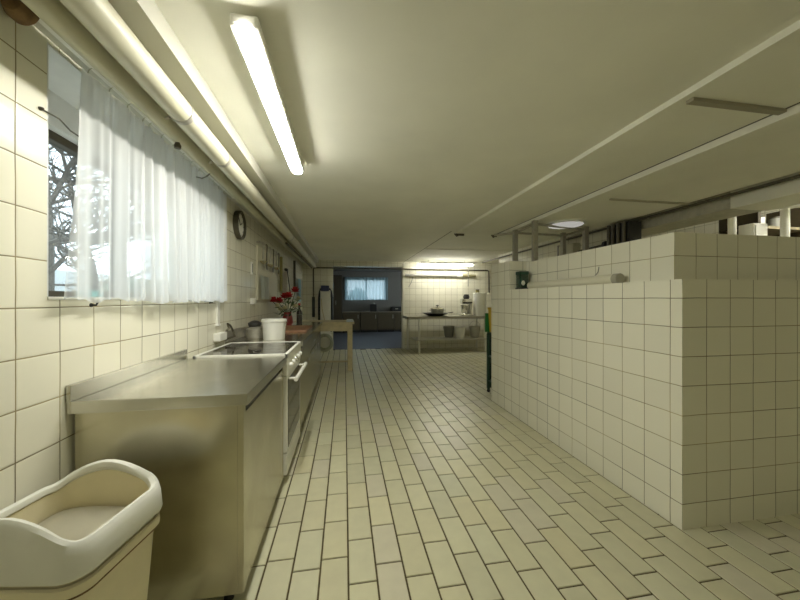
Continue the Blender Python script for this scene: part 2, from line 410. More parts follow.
m = MB(); m.box(-9.4, -9.2, 2, 22, 1.05, 2.15); tag(m.build('garden_wall', OUTWALL), 'pale rendered garden wall beyond the bare trees outside', 'wall')
bush('shrub', 'grey green shrub outside the dim back room window', .55, YR+2.2, .4, .5, .4, 1.3, 500, FOLIAGE)
struct('ground_back_yard', MB().box(-6, 8, YR+.2, YR+12, .3, .5), GRAVEL)

# ------------------------------------------------------------------ left wall services
# curtain rail, curtains
t = thing('curtain_rail', 'white curtain track under the ceiling pipes above the left window', 'curtain rail', (-.90, 2, 1.985))
MB().box(-.892, -.868, 1.09, 2.80, 1.990, 2.008, .003).build('track', WHITE_EN, t)
MB().box(-.895, -.866, 2.80, 2.812, 1.987, 2.011, .003).build('end_stop', WHITE_PL, t)
MB().lathe((-.905, 1.09, 1.995), [(.001, -.035), (.026, -.028), (.038, -.008), (.038, .012), (.025, .02), (.001, .02)], 24, 'Y').build('rusty_end_knob', RUST, t, True)
def curtain(y0, y1, top, bot, mt, name, label, amp, wave, drift, x=-.898):
    bm = bmesh.new(); ny, nz = int((y1-y0)/.004), 26; G = []
    ph = [random.uniform(0, 6) for _ in range(5)]
    for j in range(nz+1):
        f = j/nz; z = top+(bot-top)*f; row = []
        for i in range(ny+1):
            s = i/ny; y = y0+(y1-y0)*s; y += drift*(1-s)*f
            a = amp*(.45+.75*f**.5)
            fold = math.sin(2*PI*y/wave+ph[0]+.9*math.sin(y*9+ph[1]))*.6+math.sin(2*PI*y/(wave*.43)+ph[2]+f*.6)*.25+.3*math.sin(y*5+f*1.3+ph[3])
            zz = z+(0.006*math.sin(y*31)+.004*math.sin(y*77) if j == nz else 0)
            row.append(bm.verts.new((x+a*fold, y, zz)))
        G.append(row)
    for j in range(nz):
        for i in range(ny): bm.faces.new((G[j][i], G[j][i+1], G[j+1][i+1], G[j+1][i]))
    m = MB(); m.bm.free(); m.bm = bm
    t = thing(name, label, 'curtain', (x, (y0+y1)/2, bot), 'net curtains at the left window')
    m.build('curtain_fabric', mt, t, True)
    yy = y0+.02
    while yy < y1: MB().tube([(x+.002, yy, top-.006), (x+.006, yy, top+.006), (-.882, yy, 1.992)], .0018, 6).build('curtain_hook', CHROME, t, True); yy += .105
    return t
random.seed(21)
curtain(1.30, 1.655, 1.978, 1.168, CURT1, 'net_curtain', 'thin see-through net curtain panel at the near end of the window', .010, .125, -.075)
curtain(1.66, 2.70, 1.976, 1.160, CURT2, 'net_curtain', 'denser white net curtain panel with many folds covering the far window', .026, .088, 0, -.898)
t = thing('tension_wire', 'thin wire with hook crossing the near end of the window recess', 'wire', (WL, 1.17, 1.78))
MB().tube([(WL+.004, 1.198, 1.770), (WL+.006, 1.26, 1.772), (WL-.02, 1.34, 1.772), (WL-.03, 1.6, 1.772)], .0025, 8).build('wire', DARK, t, True)
MB().lathe((WL, 1.196, 1.770), [(.006, 0), (.006, .004), (.004, .010), (0.001, .012)], 14, 'X').build('wall_hook', DARK, t, True)
tag(MB().box(-1.06, -1.0, 1.50, 1.56, SILL+.008, SILL+.035, .004).build('small_tray', TEAL), 'small teal tray on the window sill behind the net curtain', 'tray')
for yy, lb in ((1.405, 'small black hook under the window beside the steel worktop'), (2.50, 'small black hook under the far end of the window')):
    h = MB(); h.tube([(WL, yy, 1.150), (WL+.018, yy, 1.150), (WL+.022, yy, 1.160)], .0035, 8).lathe((WL, yy, 1.150), [(.008, 0), (.008, .003)], 12, 'X')
    tag(h.build('wall_hook', BLACK, smooth=True), lb, 'hook', 'hooks under the window')

# ceiling pipes along the left wall
t = thing('ceiling_pipe', 'large round cream pipe running below the ceiling along the left wall', 'pipe', (-.669, 2.5, 1.952))
MB().cyl((-.669, YF+.05, 1.952), (-.669, YB-.02, 1.952), .0465, n=36).build('pipe', PIPE, t, True)
for yy in (1.487, 1.93, 4.2, 5.9):
    c = MB(); c.lathe((-.669, yy, 1.952), [(.0465, -.013), (.0492, -.012), (.0492, .012), (.0465, .013)], 36, 'Y')
    c.box(-.672, -.666, yy-.006, yy+.006, 1.995, 2.014); c.cyl((-.715, yy, 1.925), (-.73, yy, 1.918), .006)
    c.build('pipe_clamp', GALV, t, True)
t = thing('insulated_pipe', 'duller cream pipe between the large ceiling pipe and the left wall', 'pipe', (-.80, 2.5, 1.969))
MB().cyl((-.80, YF+.05, 1.969), (-.80, YB-.02, 1.969), .036, n=32).build('pipe', PIPEB, t, True)
MB().lathe((-.80, 1.74, 1.932), [(.001, -.028), (.014, -.026), (.016, -.012), (.010, 0), (.010, .008)], 18).build('drain_plug', DARK, t, True)
MB().tube([(-.80, 2.13, 1.936), (-.82, 2.13, 1.915), (-.85, 2.14, 1.905), (-.885, 2.15, 1.915)], .004, 8).build('clip', DARK, t, True)
t = thing('thin_ceiling_pipe', 'thin dark pipe under the cream ceiling pipes at their far end', 'pipe', (-.74, 6, 1.9))
MB().cyl((-.745, 4.4, 1.905), (-.745, YB-.02, 1.905), .014, n=16).build('pipe', DARK, t, True)
MB().cyl((-.745, 5.9, 1.905), (-.745, 5.9, 1.94), .005).build('hanger', DARK, t, True)

# clock
cy, cz = 3.105, 1.838
t = thing('wall_clock', 'round wall clock with dark rim beyond the net curtains', 'clock', (WL, cy, cz))
MB().lathe((WL, cy, cz), [(.124, 0), (.127, .01), (.127, .040), (.115, .044), (.108, .030), (.106, .022)], 40, 'X', False).build('rim', DARK, t, True)
MB().lathe((WL, cy, cz), [(.110, .016), (.110, .022)], 40, 'X').build('dial', WHITE_PL, t)
for ang, l in ((60, .055), (-40, .08)):
    a = R(ang); MB().cyl((WL+.026, cy, cz), (WL+.026, cy+l*math.sin(a), cz+l*math.cos(a)), .003, n=8).build('hand', BLACK, t)
for i in range(12):
    a = R(30*i); MB().box(WL+.022, WL+.0235, cy+.094*math.sin(a)-.003, cy+.094*math.sin(a)+.003, cz+.094*math.cos(a)-.006, cz+.094*math.cos(a)+.006).build('hour_mark', BLACK, t)

# wall panel with utensil rail
t = thing('utensil_rack', 'pale wall board with utensil rail above the far worktop', 'rack', (WL, 4.2, 1.3))
MB().box(WL, WL+.02, 3.72, 4.72, 1.17, 1.76, .003).build('back_board', mat('board_cream', (.66, .63, .48), .5), t)
m = MB(); m.cyl((WL+.045, 3.70, 1.80), (WL+.045, 4.78, 1.80), .007, n=12)
for yy in (3.74, 4.74): m.cyl((WL, yy, 1.80), (WL+.045, yy, 1.80), .006, n=10)
m.build('rail', GALV, t, True)
for i, (yy, kind) in enumerate(((3.80, 0), (3.98, 1), (4.15, 0), (4.34, 1), (4.52, 0), (4.68, 1))):
    u = thing('kitchen_utensil', ['metal ladle hanging on the wall rail', 'dark spatula hanging on the wall rail'][kind]+[' nearest the clock', ', second along', ' at mid rail', ' right of the mid ladle', ', last ladle to the right', ' at the far rail end'][i], 'utensil', (WL+.05, yy, 1.6), 'utensils hanging from the wall rail')
    h = MB(); h.tube([(WL+.045, yy, 1.813), (WL+.056, yy, 1.806), (WL+.056, yy, 1.78), (WL+.052, yy, 1.62)], .006, 8)
    h.build('handle', DARK if kind else GALV, u, True)
    hd = MB()
    if kind: hd.box(WL+.048, WL+.054, yy-.035, yy+.035, 1.52, 1.62, .002)
    else: hd.lathe((WL+.06, yy, 1.60), [(.001, -.035), (.022, -.03), (.036, -.012), (.040, 0), (.036, 0), (.020, -.024), (.001, -.03)], 20)
    hd.build('blade' if kind else 'bowl', DARK if kind else STEEL, u, True)
def cloth(name, label, y0, y1, z0, z1, mt, x=WL+.035, cat='towel', group=None):
    bm = bmesh.new(); G = []
    for j in range(13):
        f = j/12; G.append([bm.verts.new((x+.010*math.sin(i*1.1+f)+.004*f, y0+(y1-y0)*i/16, z1+(z0-z1)*f)) for i in range(17)])
    for j in range(12):
        for i in range(16): bm.faces.new((G[j][i], G[j][i+1], G[j+1][i+1], G[j+1][i]))
    r = bmesh.ops.solidify(bm, geom=bm.faces[:], thickness=.006)
    m = MB(); m.bm.free(); m.bm = bm
    return tag(m.build(name, mt, smooth=True), label, cat, group)
cloth('tea_towel', 'pale bluish towel hanging in front of the wall board', 3.76, 4.20, 1.18, 1.44, mat('pale_blue_towel', (.74, .78, .72), .85))
cloth('hand_towel', 'narrow light blue towel hanging near the far left corner', 6.72, 7.15, 1.14, 1.60, BLUECL)
cloth('hanging_bag', 'pale cloth bag hanging beside the utensil rack', 5.05, 5.42, 1.25, 1.62, mat('pale_cloth', (.55, .52, .42), .85))
t = thing('wall_plug', 'black plug with a cord hanging on the left wall above the flowers', 'plug', (WL, 5.44, 1.634))
MB().lathe((WL, 5.44, 1.634), [(.045, 0), (.045, .03), (.03, .05), (.001, .052)], 20, 'X').build('plug', BLACK, t, True)
MB().tube([(WL+.04, 5.44, 1.62), (WL+.03, 5.6, 1.50), (WL+.02, 5.78, 1.38), (WL+.02, 5.84, 1.28)], .008, 8).build('cord', BLACK, t, True)
tag(MB().cyl((WL+.03, 6.28, 1.34), (WL+.03, 6.28, 1.90), .022, n=16).build('standing_pipe', DARK, smooth=True), 'short dark vertical pipe on the far left wall', 'pipe')
tag(MB().cyl((WL+.03, 4.98, 1.30), (WL+.03, 4.98, 1.80), .02, n=16).build('olive_wall_pipe', mat('olive', (.30, .27, .08), .5), smooth=True), 'olive vertical pipe right of the utensil rack', 'pipe')
t = thing('light_switch', 'white switch box on the left wall below the wall board', 'switch', (WL, 3.56, 1.16))
MB().box(WL, WL+.035, 3.50, 3.60, 1.125, 1.19, .005).build('box', WHITE_PL, t); MB().box(WL+.035, WL+.042, 3.525, 3.575, 1.137, 1.178, .003).build('rocker', WHITE_EN, t)
t = thing('thermometer', 'slim white thermometer on the wall right of the clock', 'thermometer', (WL, 3.54, 1.49))
MB().box(WL, WL+.012, 3.515, 3.56, 1.43, 1.56, .004).build('back_plate', WHITE_PL, t); MB().cyl((WL+.015, 3.537, 1.45), (WL+.015, 3.537, 1.54), .004, n=8).build('glass_tube', GREYPL, t)
# cable trunk and cooker outlet
t = thing('cable_trunk', 'white vertical cable trunk on the tiles behind the hob', 'cable trunk', (WL, 2.63, .98))
MB().box(WL, WL+.016, 2.605, 2.655, .985, 1.17, .003).build('trunk', WHITE_EN, t); MB().box(WL, WL+.019, 2.60, 2.66, .975, .988, .003).build('end_cap', WHITE_PL, t)
t = thing('cooker_outlet', 'small pale outlet with dark looped cable behind the hob', 'outlet', (WL, 2.6, .86))
MB().box(WL, WL+.05, 2.56, 2.70, .865, .925, .006).build('outlet_box', WHITE_PL, t)
MB().tube([(WL+.03, 2.70, .91), (WL+.05, 2.73, .95), (WL+.05, 2.71, .985), (WL+.04, 2.80, .965), (WL+.04, 2.86, .92), (WL+.06, 2.84, .875), (WL+.03, 2.74, .862)], .008, 8).build('cable', DARK, t, True)

# ------------------------------------------------------------------ near steel cabinet
X1 = -.376
t = thing('steel_cabinet', 'stainless steel base cabinet with worktop next to the cream bin', 'cabinet', (-.65, 1.7, 0))
MB().box(WL+.004, -.356, 1.29, 2.125, .776, .82, .003).build('worktop', STEELTOP, t)
MB().box(WL+.002, WL+.018, 1.288, 2.125, .8202, .876, .002).build('upstand', STEELTOP, t)
m = MB().box(-.922, X1-.0225, 1.312, 1.326, .06, .776).box(-.922, X1-.02, 2.10, 2.12, .06, .776).box(-.93, -.922, 1.312, 2.12, .06, .776).box(-.922, X1-.02, 1.33, 2.1, .06, .08).box(X1-.022, X1, 1.312, 1.336, .06, .776)
m.build('carcass', STEEL, t)
MB().box(X1-.022, X1-.001, 1.339, 2.10, .065, .738, .003).build('door', STEEL, t)
MB().box(X1-.03, X1-.023, 1.339, 2.10, .70, .775).build('grip_recess', BLACK, t)
MB().box(X1-.02, X1, 2.103, 2.122, .06, .776, .002).build('stile', STEEL, t)
for q in ((-.85, 1.37), (X1-.07, 1.37), (-.85, 2.07), (X1-.05, 2.07)): MB().cyl((*q, 0), (*q, .06), .018, n=14).build('foot', BLACK, t)

# stove
Y0, Y1 = 2.135, 2.775; XF = -.355
t = thing('stove', 'white electric stove with dark glass hob between the steel cabinets', 'stove', (-.65, 2.45, 0))
MB().box(-.90, XF-.03, Y0, Y1, .05, .80, .003).build('body', WHITE_EN, t)
m = MB(); m.box(-.90, XF+.004, Y0, Y0+.013, .80, .832, .004).box(-.90, XF+.004, Y1-.013, Y1, .80, .832, .004).box(XF-.018, XF+.004, Y0, Y1, .80, .832, .004).box(-.90, -.88, Y0, Y1, .80, .832, .004)
m.build('hob_frame', WHITE_EN, t)
hb = MB().box(-.885, XF-.014, Y0+.015, Y1-.015, .80, .828).build('hob_glass', BLACKGL, t)
for q in ((-.74, 2.29, .075), (-.50, 2.29, .095), (-.74, 2.60, .095), (-.50, 2.60, .075)): MB().lathe((q[0], q[1], .8281), [(q[2], 0), (q[2], .0006), (q[2]-.003, .0006), (q[2]-.003, 0)], 36, 'Z', False).build('cooking_zone_ring', GREYPL, hb)
MB().box(XF-.03, XF, Y0, Y1, .69, .80, .004).build('control_panel', WHITE_EN, t)
for i in range(5):
    yy = Y0+.09+i*.115
    k = MB().lathe((XF, yy, .745), [(.017, 0), (.017, .006), (.013, .020), (.001, .021)], 20, 'X').build('knob', CHROME if i == 2 else WHITE_PL, t, True)
dr = MB().box(XF-.03, XF-.004, Y0+.012, Y1-.012, .20, .685, .004).build('oven_door', WHITE_EN, t)
MB().box(XF-.006, XF-.001, Y0+.05, Y1-.05, .22, .66, .002).build('oven_window', BLACKGL, dr)
m = MB(); m.cyl((XF+.045, Y0+.05, .655), (XF+.045, Y1-.05, .655), .013, n=18)
for yy in (Y0+.09, Y1-.09): m.cyl((XF-.004, yy, .655), (XF+.045, yy, .655), .008, n=10)
m.build('oven_handle', WHITE_EN, dr, True)
MB().box(XF-.03, XF-.004, Y0+.012, Y1-.012, .06, .192, .004).build('warming_drawer', WHITE_EN, t)
MB().box(-.88, XF-.07, Y0+.02, Y1-.02, 0, .05).build('plinth', BLACK, t)

# far run of steel cabinets under one worktop
WT = .83
t = thing('steel_worktop', 'long stainless worktop beyond the stove carrying bucket and flowers', 'worktop', (-.65, 4, WT))
MB().box(WL+.004, -.340, 2.79, 5.18, WT-.045, WT, .003).build('top', STEELTOP, t); MB().box(WL+.002, WL+.018, 2.79, 5.18, WT, WT+.09, .002).build('upstand', GALV, t)
for i in range(3):
    a = 2.80+i*.79; b = a+.785
    t = thing('steel_base_cabinet', ['steel base cabinet right behind the stove', 'middle steel base cabinet under the long worktop', 'farthest steel base cabinet beside the wooden table'][i], 'cabinet', (-.62, (a+b)/2, 0), 'steel base cabinets under the long worktop')
    MB().box(-.90, -.385, a, b, .08, WT-.0455, .002).build('carcass', STEEL, t)
    for c, d in ((a+.006, (a+b)/2-.003), ((a+b)/2+.003, b-.006)):
        dr = MB().box(-.385, -.364, c, d, .10, .60 if i == 1 else .76, .002).build('door', STEEL, t)
        MB().cyl((-.352, (c+d)/2-.06, .57), (-.352, (c+d)/2+.06, .57), .006, n=10).build('handle', GALV, dr, True)
    if i == 1:
        dr = MB().box(-.385, -.364, a+.006, b-.006, .61, .765, .002).build('drawer', STEEL, t)
        MB().cyl((-.352, (a+b)/2-.1, .69), (-.352, (a+b)/2+.1, .69), .006, n=10).build('handle', GALV, dr, True)
    MB().box(-.88, -.43, a, b, 0, .08).build('plinth', BLACK, t)

# things on the worktop
t = thing('bucket', 'white plastic bucket with lid on the worktop behind the hob', 'bucket', (-.60, 2.98, WT))
MB().lathe((-.605, 2.98, WT), [(.001, 0), (.086, 0), (.088, .004), (.097, .15), (.097, .155)], 36).build('body', WHITE_PL, t, True)
MB().lathe((-.605, 2.98, WT), [(.099, .148), (.104, .150), (.104, .170), (.098, .175), (.09, .172), (.001, .172)], 36).build('lid', WHITE_EN, t, True)
m = MB(); m.tube(arc((-.605, 2.98, WT+.155), .106, 180, 360, 16), .0025, 6); m.build('wire_handle', GALV, t, True)
t = thing('small_appliance', 'small dark and silver kitchen appliance left of the white bucket', 'appliance', (-.79, 3.12, WT))
MB().lathe((-.79, 3.10, WT), [(.001, 0), (.07, 0), (.078, .02), (.072, .08), (.04, .10), (.001, .102)], 26).build('base', GALV, t, True)
MB().ball((-.80, 3.12, WT+.12), .05, 1.1, 1.3, .7).build('lid', BLACK, t, True)
MB().tube([(-.83, 3.16, WT+.10), (-.87, 3.2, WT+.12), (-.88, 3.3, WT+.06), (-.86, 3.4, WT+.012)], .012, 8).build('handle', BLACK, t, True)
tag(MB().box(-.72, -.40, 3.55, 4.25, WT, WT+.02, .004).build('chopping_board', BOARD), 'reddish brown board lying flat on the far steel worktop', 'board')
# flowers
fx, fy = -.73, 4.42
t = thing('vase_of_flowers', 'vase with red and cream flowers on the far worktop', 'flowers', (fx, fy, WT))
MB().lathe((fx, fy, WT), [(.001, 0), (.055, 0), (.07, .05), (.062, .12), (.045, .16), (.05, .18), (.04, .18), (.001, .15)], 24).build('vase', mat('red_vase', (.25, .03, .02), .35), t, True)
random.seed(5); m = MB(); lf = MB()
heads = [(-.04, 0, .36, 0), (.09, .02, .44, 0), (.02, -.05, .37, 0), (-.17, -.03, .31, 0), (-.10, -.03, .30, 0), (-.08, -.06, .20, 1), (-.02, -.09, .22, 1), (-.12, -.05, .25, 1), (.13, .05, .34, 1), (.10, 0, .24, 1)]
for hx, hy, hz, k in heads:
    m.tube([(fx, fy, WT+.15), (fx+hx*.5, fy+hy*.5, WT+.1+hz*.4), (fx+hx, fy+hy, WT+hz)], .004, 6)
for i in range(46):
    a = random.uniform(0, 2*PI); r = random.uniform(.03, .17); z = random.uniform(.14, .36)
    c = Vector((fx+r*math.cos(a), fy+r*math.sin(a)*.7, WT+z)); u = Vector((math.cos(a), math.sin(a), random.uniform(-.6, .6)))*.045; v = Vector((-math.sin(a), math.cos(a), .2))*.018
    lf.face(c-u, c+v, c+u*1.1, c-v)
m.build('stems', LEAF, t, True); lf.build('leaves', LEAF, t)
for hx, hy, hz, k in heads:
    p = MB(); c = Vector((fx+hx, fy+hy, WT+hz)); R0 = .085 if k == 0 else .055
    for lay in range(3):
        for i in range(7):
            a = 2*PI*i/7+lay*.4; e = .25+lay*.45
            d = Vector((math.cos(a)*math.cos(e), math.sin(a)*math.cos(e), math.sin(e))); s = Vector((-math.sin(a), math.cos(a), 0))
            p.face(c, c+d*R0*.55+s*R0*.32, c+d*R0, c+d*R0*.55-s*R0*.32)
    f = p.build('flower', RED if k == 0 else CREAMFL, t)
    f['label'] = 'red flower' if k == 0 else 'cream flower'
t = thing('dark_bottle', 'dark bottle standing right of the vase of flowers', 'bottle', (-.61, 4.62, WT))
MB().lathe((-.61, 4.62, WT), [(.001, 0), (.038, 0), (.038, .17), (.014, .22), (.014, .27), (.001, .27)], 22).build('body', BLACKGL, t, True)
MB().cyl((-.61, 4.62, WT+.27), (-.61, 4.62, WT+.295), .016).build('cap', RED, t, True)

# ------------------------------------------------------------------ wooden table at the end
tx0, tx1, ty0, ty1, tz = -.86, .16, 5.42, 6.05, .805
t = thing('wooden_table', 'pale wooden table with square legs at the end of the worktop', 'table', ((tx0+tx1)/2, 5.7, 0))
MB().box(tx0, tx1, ty0, ty1, tz-.035, tz, .005).build('tabletop', WOOD, t)
m = MB().box(tx0+.04, tx1-.06, ty0+.035, ty0+.06, tz-.15, tz-.035).box(tx0+.04, tx1-.06, ty1-.06, ty1-.035, tz-.15, tz-.035).box(tx1-.075, tx1-.05, ty0+.04, ty1-.04, tz-.15, tz-.035).box(tx0+.03, tx0+.055, ty0+.04, ty1-.04, tz-.15, tz-.035)
m.build('apron', WOOD, t)
for q in ((tx0+.05, ty0+.05), (tx1-.07, ty0+.05), (tx0+.05, ty1-.05), (tx1-.07, ty1-.05)): MB().box(q[0]-.04, q[0]+.04, q[1]-.04, q[1]+.04, 0, tz-.035, .004).build('leg', WOOD, t)
MB().box(tx0+.05, tx1-.07, ty1-.065, ty1-.035, .04, .07, .003).build('stretcher', WOOD, t)

m = MB(); m.box(.03, .15, 5.46, 5.66, tz, tz+.022, .008); m.box(.035, .14, 5.47, 5.65, tz+.0215, tz+.036, .006)
tag(m.build('folded_cloth', mat('pale_blue_cloth', (.62, .70, .72), .9)), 'folded pale bluish cloth on the right end of the wooden table', 'cloth')

# ------------------------------------------------------------------ back wall: hose unit, pipes
t = thing('hose_unit', 'white wall unit with navy cap and dark hoses beside the doorway', 'hose unit', (-.43, YB, .6))
MB().box(-.545, -.315, YB-.10, YB-.001, .06, 1.40, .03).build('panel', WHITE_PL, t, True)
MB().box(-.53, -.35, YB-.13, YB-.001, 1.37, 1.50, .015).build('cap', NAVY, t)
for s, xx in ((-1, -.575), (1, -.285)):
    MB().tube([(-.44+s*.09, YB-.06, 1.43), (xx-s*.02, YB-.05, 1.36), (xx, YB-.04, 1.22), (xx, YB-.04, .9), (xx, YB-.05, .62), (xx-s*.03, YB-.06, .44)], .026, 10).build('hose', BLACK, t, True)
MB().tube([(-.52, YB-.12, 1.2), (-.50, YB-.13, .95), (-.45, YB-.12, .72), (-.43, YB-.1, .60)], .008, 8).build('cord', WOOD, t, True)
t = thing('hose_coil', 'coiled pale and green hose under the wooden table by the wall', 'hose', (-.43, YB-.12, .02))
m = MB()
for r_, yy in ((.17, .125), (.145, .16), (.19, .19)): m.tube([(-.44+r_*math.cos(a)*.95, YB-yy, .21+r_*math.sin(a)) for a in [2*PI*i/26 for i in range(26)]], .017, 8, True)
m.build('coil', mat('hose_pale', (.46, .47, .36), .5), t, True)
MB().cyl((-.44, YB-.21, .36), (-.44, YB-.10, .36), .02).build('wall_hanger', GALV, t, True)
t = thing('hot_water_pipe', 'dark thin pipe running round the doorway and over the back wall', 'pipe', (-.7, YB-.05, 1.9))
MB().tube([(-.70, YB-.05, .78), (-.70, YB-.05, 1.88), (-.68, YB-.05, 1.905), (-.64, YB-.05, 1.91), (1.38, YB-.05, 1.91), (3.52, YB-.05, 1.91), (3.56, YB-.05, 1.89), (3.57, YB-.05, 1.35)], .016, 10).build('pipe', DARK, t, True)
MB().cyl((-.70, YB-.05, .78), (-.70, YB-.05, 1.24), .032).build('foam_sleeve', BLACK, t, True)
for x in (-.3, .6, 1.5, 2.4):
    MB().box(x-.012, x+.012, YB-.06, YB, 1.89, 1.90).build('bracket', GALV, t)
t = thing('grey_pipe', 'pale grey pipe on the back wall under the fluorescent lamp', 'pipe', (2.2, YB-.06, 1.76))
MB().cyl((1.43, YB-.06, 1.765), (2.72, YB-.06, 1.765), .03).build('pipe', mat('grey_paint', (.42, .41, .36), .5), t, True)
MB().cyl((2.86, YB-.06, 1.765), (3.2, YB-.06, 1.765), .035).build('olive_section', mat('olive_paint', (.28, .25, .12), .5), t, True)
MB().cyl((2.72, YB-.06, 1.765), (2.86, YB-.06, 1.765), .038).build('coupling', WHITE_PL, t, True)
MB().tube([(1.62, YB-.05, 1.72), (1.58, YB-.03, 1.58), (1.52, YB-.02, 1.48)], .008, 8).build('loose_cord', GALV, t, True)
tag(MB().tube([(2.98, YB-.15, 2.08), (2.98, YB-.15, 1.50)], .012, 10).build('supply_pipe', GALV, smooth=True), 'thin vertical pipe above the white drum on the back wall', 'pipe')

# dark room
t = thing('tall_cupboard', 'tall dark brown cupboard inside the dim back room', 'cupboard', (-.35, 12, 0))
MB().box(-.93, -.09, 11.7, YR-.01, .05, 2.05, .003).build('body', BROWN, t)
for a, b in ((-.92, -.515), (-.505, -.10)):
    d = MB().box(a, b, 11.68, 11.70, .08, 2.02, .003).build('door', mat('cupboard_door', (.075, .055, .025), .5), t); MB().box((a+b)/2-.01, (a+b)/2+.01, 11.665, 11.68, 1.0, 1.15).build('handle', GALV, d)
for i in range(4):
    a = -.07+i*.63; b = a+.62
    t = thing('kitchen_base_unit', 'dark brown base unit in the back room, '+['beside the tall cupboard', 'left part under the window', 'right part under the window', 'farthest right'][i], 'cabinet', ((a+b)/2, 12, 0), 'base units in the dim room')
    MB().box(a, b, 11.75, YR, .08, .71, .002).build('body', BROWN, t)
    d = MB().box(a+.005, b-.005, 11.73, 11.75, .10, .69, .003).build('door', mat('unit_door', (.085, .065, .03), .45), t); MB().box(b-.08, b-.06, 11.715, 11.73, .5, .64).build('handle', GALV, d)
    MB().box(a, b, 11.8, YR, 0, .08).build('plinth', BLACK, t)
tag(MB().box(-.07, 2.46, 11.70, YR, .712, .75, .004).build('worktop', mat('dim_worktop', (.22, .18, .12), .4)), 'brown worktop under the back room window', 'worktop')
t = thing('coffee_machine', 'dark coffee machine on the back room worktop', 'appliance', (1.0, 12, .75))
MB().box(.92, 1.16, 11.85, 12.1, .75, 1.02, .02).build('body', BLACK, t); MB().lathe((1.04, 11.95, 1.02), [(.07, 0), (.06, .05), (.001, .055)], 20).build('lid', GREYPL, t, True)
t = thing('bread_box', 'low dark box at the right end of the back room worktop', 'box', (1.9, 12, .75))
MB().box(1.7, 2.1, 11.85, 12.15, .75, .93, .03).build('body', BLACK, t); MB().box(1.85, 1.95, 11.84, 11.85, .83, .86).build('handle', GALV, t)
bm = bmesh.new(); G = []
for j in range(9):
    G.append([bm.verts.new((.0+1.62*i/90, YR-.05+.02*math.sin(i*.9), 2.02-.85*j/8)) for i in range(91)])
for j in range(8):
    for i in range(90): bm.faces.new((G[j][i], G[j][i+1], G[j+1][i+1], G[j+1][i]))
m = MB(); m.bm.free(); m.bm = bm; tag(m.build('net_curtain', CURT3, smooth=True), 'bluish net curtain at the window of the dim back room', 'curtain')

# ------------------------------------------------------------------ steel table in the alcove
a0, a1, b0, b1, hz = 1.44, 3.28, 7.02, 7.60, .80
t = thing('steel_table', 'stainless table with undershelf against the bright back wall', 'table', (2.3, 7.3, 0))
MB().box(a0-.08, a1, b0, b1, hz-.055, hz, .004).build('tabletop', mat('dull_steel_top', (.40, .38, .30), .45, .6), t)
MB().box(a0+.12, a1-.03, b0+.005, b1-.04, .26, .285, .003).build('undershelf', mat('dull_steel_shelf', (.60, .58, .50), .5, .4), t)
for q in ((a0+.20, b0+.04), (a1-.08, b0+.04), (a0+.03, b1-.05), (a1-.08, b1-.05)): MB().box(q[0]-.02, q[0]+.02, q[1]-.02, q[1]+.02, 0, hz-.04, .003).build('leg', mat('pale_leg', (.78, .77, .68), .4, .2), t)
t = thing('wok', 'wide dark shallow pan on the left of the steel table', 'pan', (2.1, 7.25, hz))
MB().lathe((2.08, 7.28, hz), [(.001, 0), (.16, 0), (.30, .065), (.31, .07), (.29, .068), (.15, .01), (.001, .01)], 36).build('pan', BLACK, t, True)
MB().cyl((2.37, 7.28, hz+.065), (2.50, 7.28, hz+.085), .010).build('handle', BLACK, t, True)
t = thing('cooking_pot', 'steel pot with lid standing in the wide dark pan', 'pot', (2.1, 7.28, hz+.02))
MB().lathe((2.12, 7.28, hz+.013), [(.001, 0), (.14, 0), (.155, .15), (.16, .155)], 30).build('body', mat('pot_metal', (.55, .54, .47), .35, .6), t, True)
MB().lathe((2.12, 7.28, hz+.168), [(.165, 0), (.16, .008), (.07, .03), (.001, .034)], 30).build('lid', STEEL, t, True)
MB().lathe((2.12, 7.28, hz+.20), [(.012, 0), (.012, .02), (.035, .03), (.035, .05), (.001, .055)], 18).build('lid_knob', BLACK, t, True)
for s in (-1, 1): MB().tube([(2.12+s*.145, 7.25, hz+.13), (2.12+s*.19, 7.25, hz+.135), (2.12+s*.19, 7.31, hz+.135), (2.12+s*.145, 7.31, hz+.13)], .007, 8).build('handle', GALV, t, True)
t = thing('stand_mixer', 'silver kitchen machine with dark top left of the white drum', 'mixer', (2.85, 7.25, hz))
MB().box(2.69, 2.96, 7.18, 7.42, hz, hz+.03, .01).build('base', CHROME, t)
MB().lathe((2.80, 7.28, hz+.03), [(.06, 0), (.09, .05), (.115, .20), (.12, .22), (.11, .22), (.001, .03)], 28).build('bowl', CHROME, t, True)
MB().box(2.90, 2.955, 7.24, 7.34, hz+.03, hz+.30, .015).build('column', WHITE_EN, t)
MB().box(2.69, 2.96, 7.20, 7.38, hz+.28, hz+.40, .035).build('head', CHROME, t, True)
MB().lathe((2.83, 7.29, hz+.40), [(.06, 0), (.075, .04), (.055, .10), (.001, .105)], 24).build('top_cover', BLACK, t, True)
MB().box(2.71, 2.94, 7.192, 7.20, hz+.29, hz+.32).build('dark_band', BLACK, t)
t = thing('white_drum', 'tall white plastic drum at the right end of the steel table', 'drum', (3.1, 7.22, hz))
MB().lathe((3.14, 7.24, hz), [(.001, 0), (.135, 0), (.14, .01), (.15, .50), (.152, .51)], 36).build('body', WHITE_PL, t, True)
MB().lathe((3.14, 7.24, hz+.505), [(.156, 0), (.158, .02), (.15, .03), (.001, .032)], 36).build('lid', WHITE_EN, t, True)
t = thing('olive_lid_jar', 'small olive jar on top of the white drum', 'jar', (3.0, 7.2, hz+.54))
MB().cyl((3.07, 7.2, hz+.538), (3.07, 7.2, hz+.60), .04).build('body', mat('olive_jar', (.25, .22, .06), .4), t, True); MB().cyl((3.07, 7.2, hz+.60), (3.07, 7.2, hz+.615), .043).build('lid', DARK, t, True)
bk = None
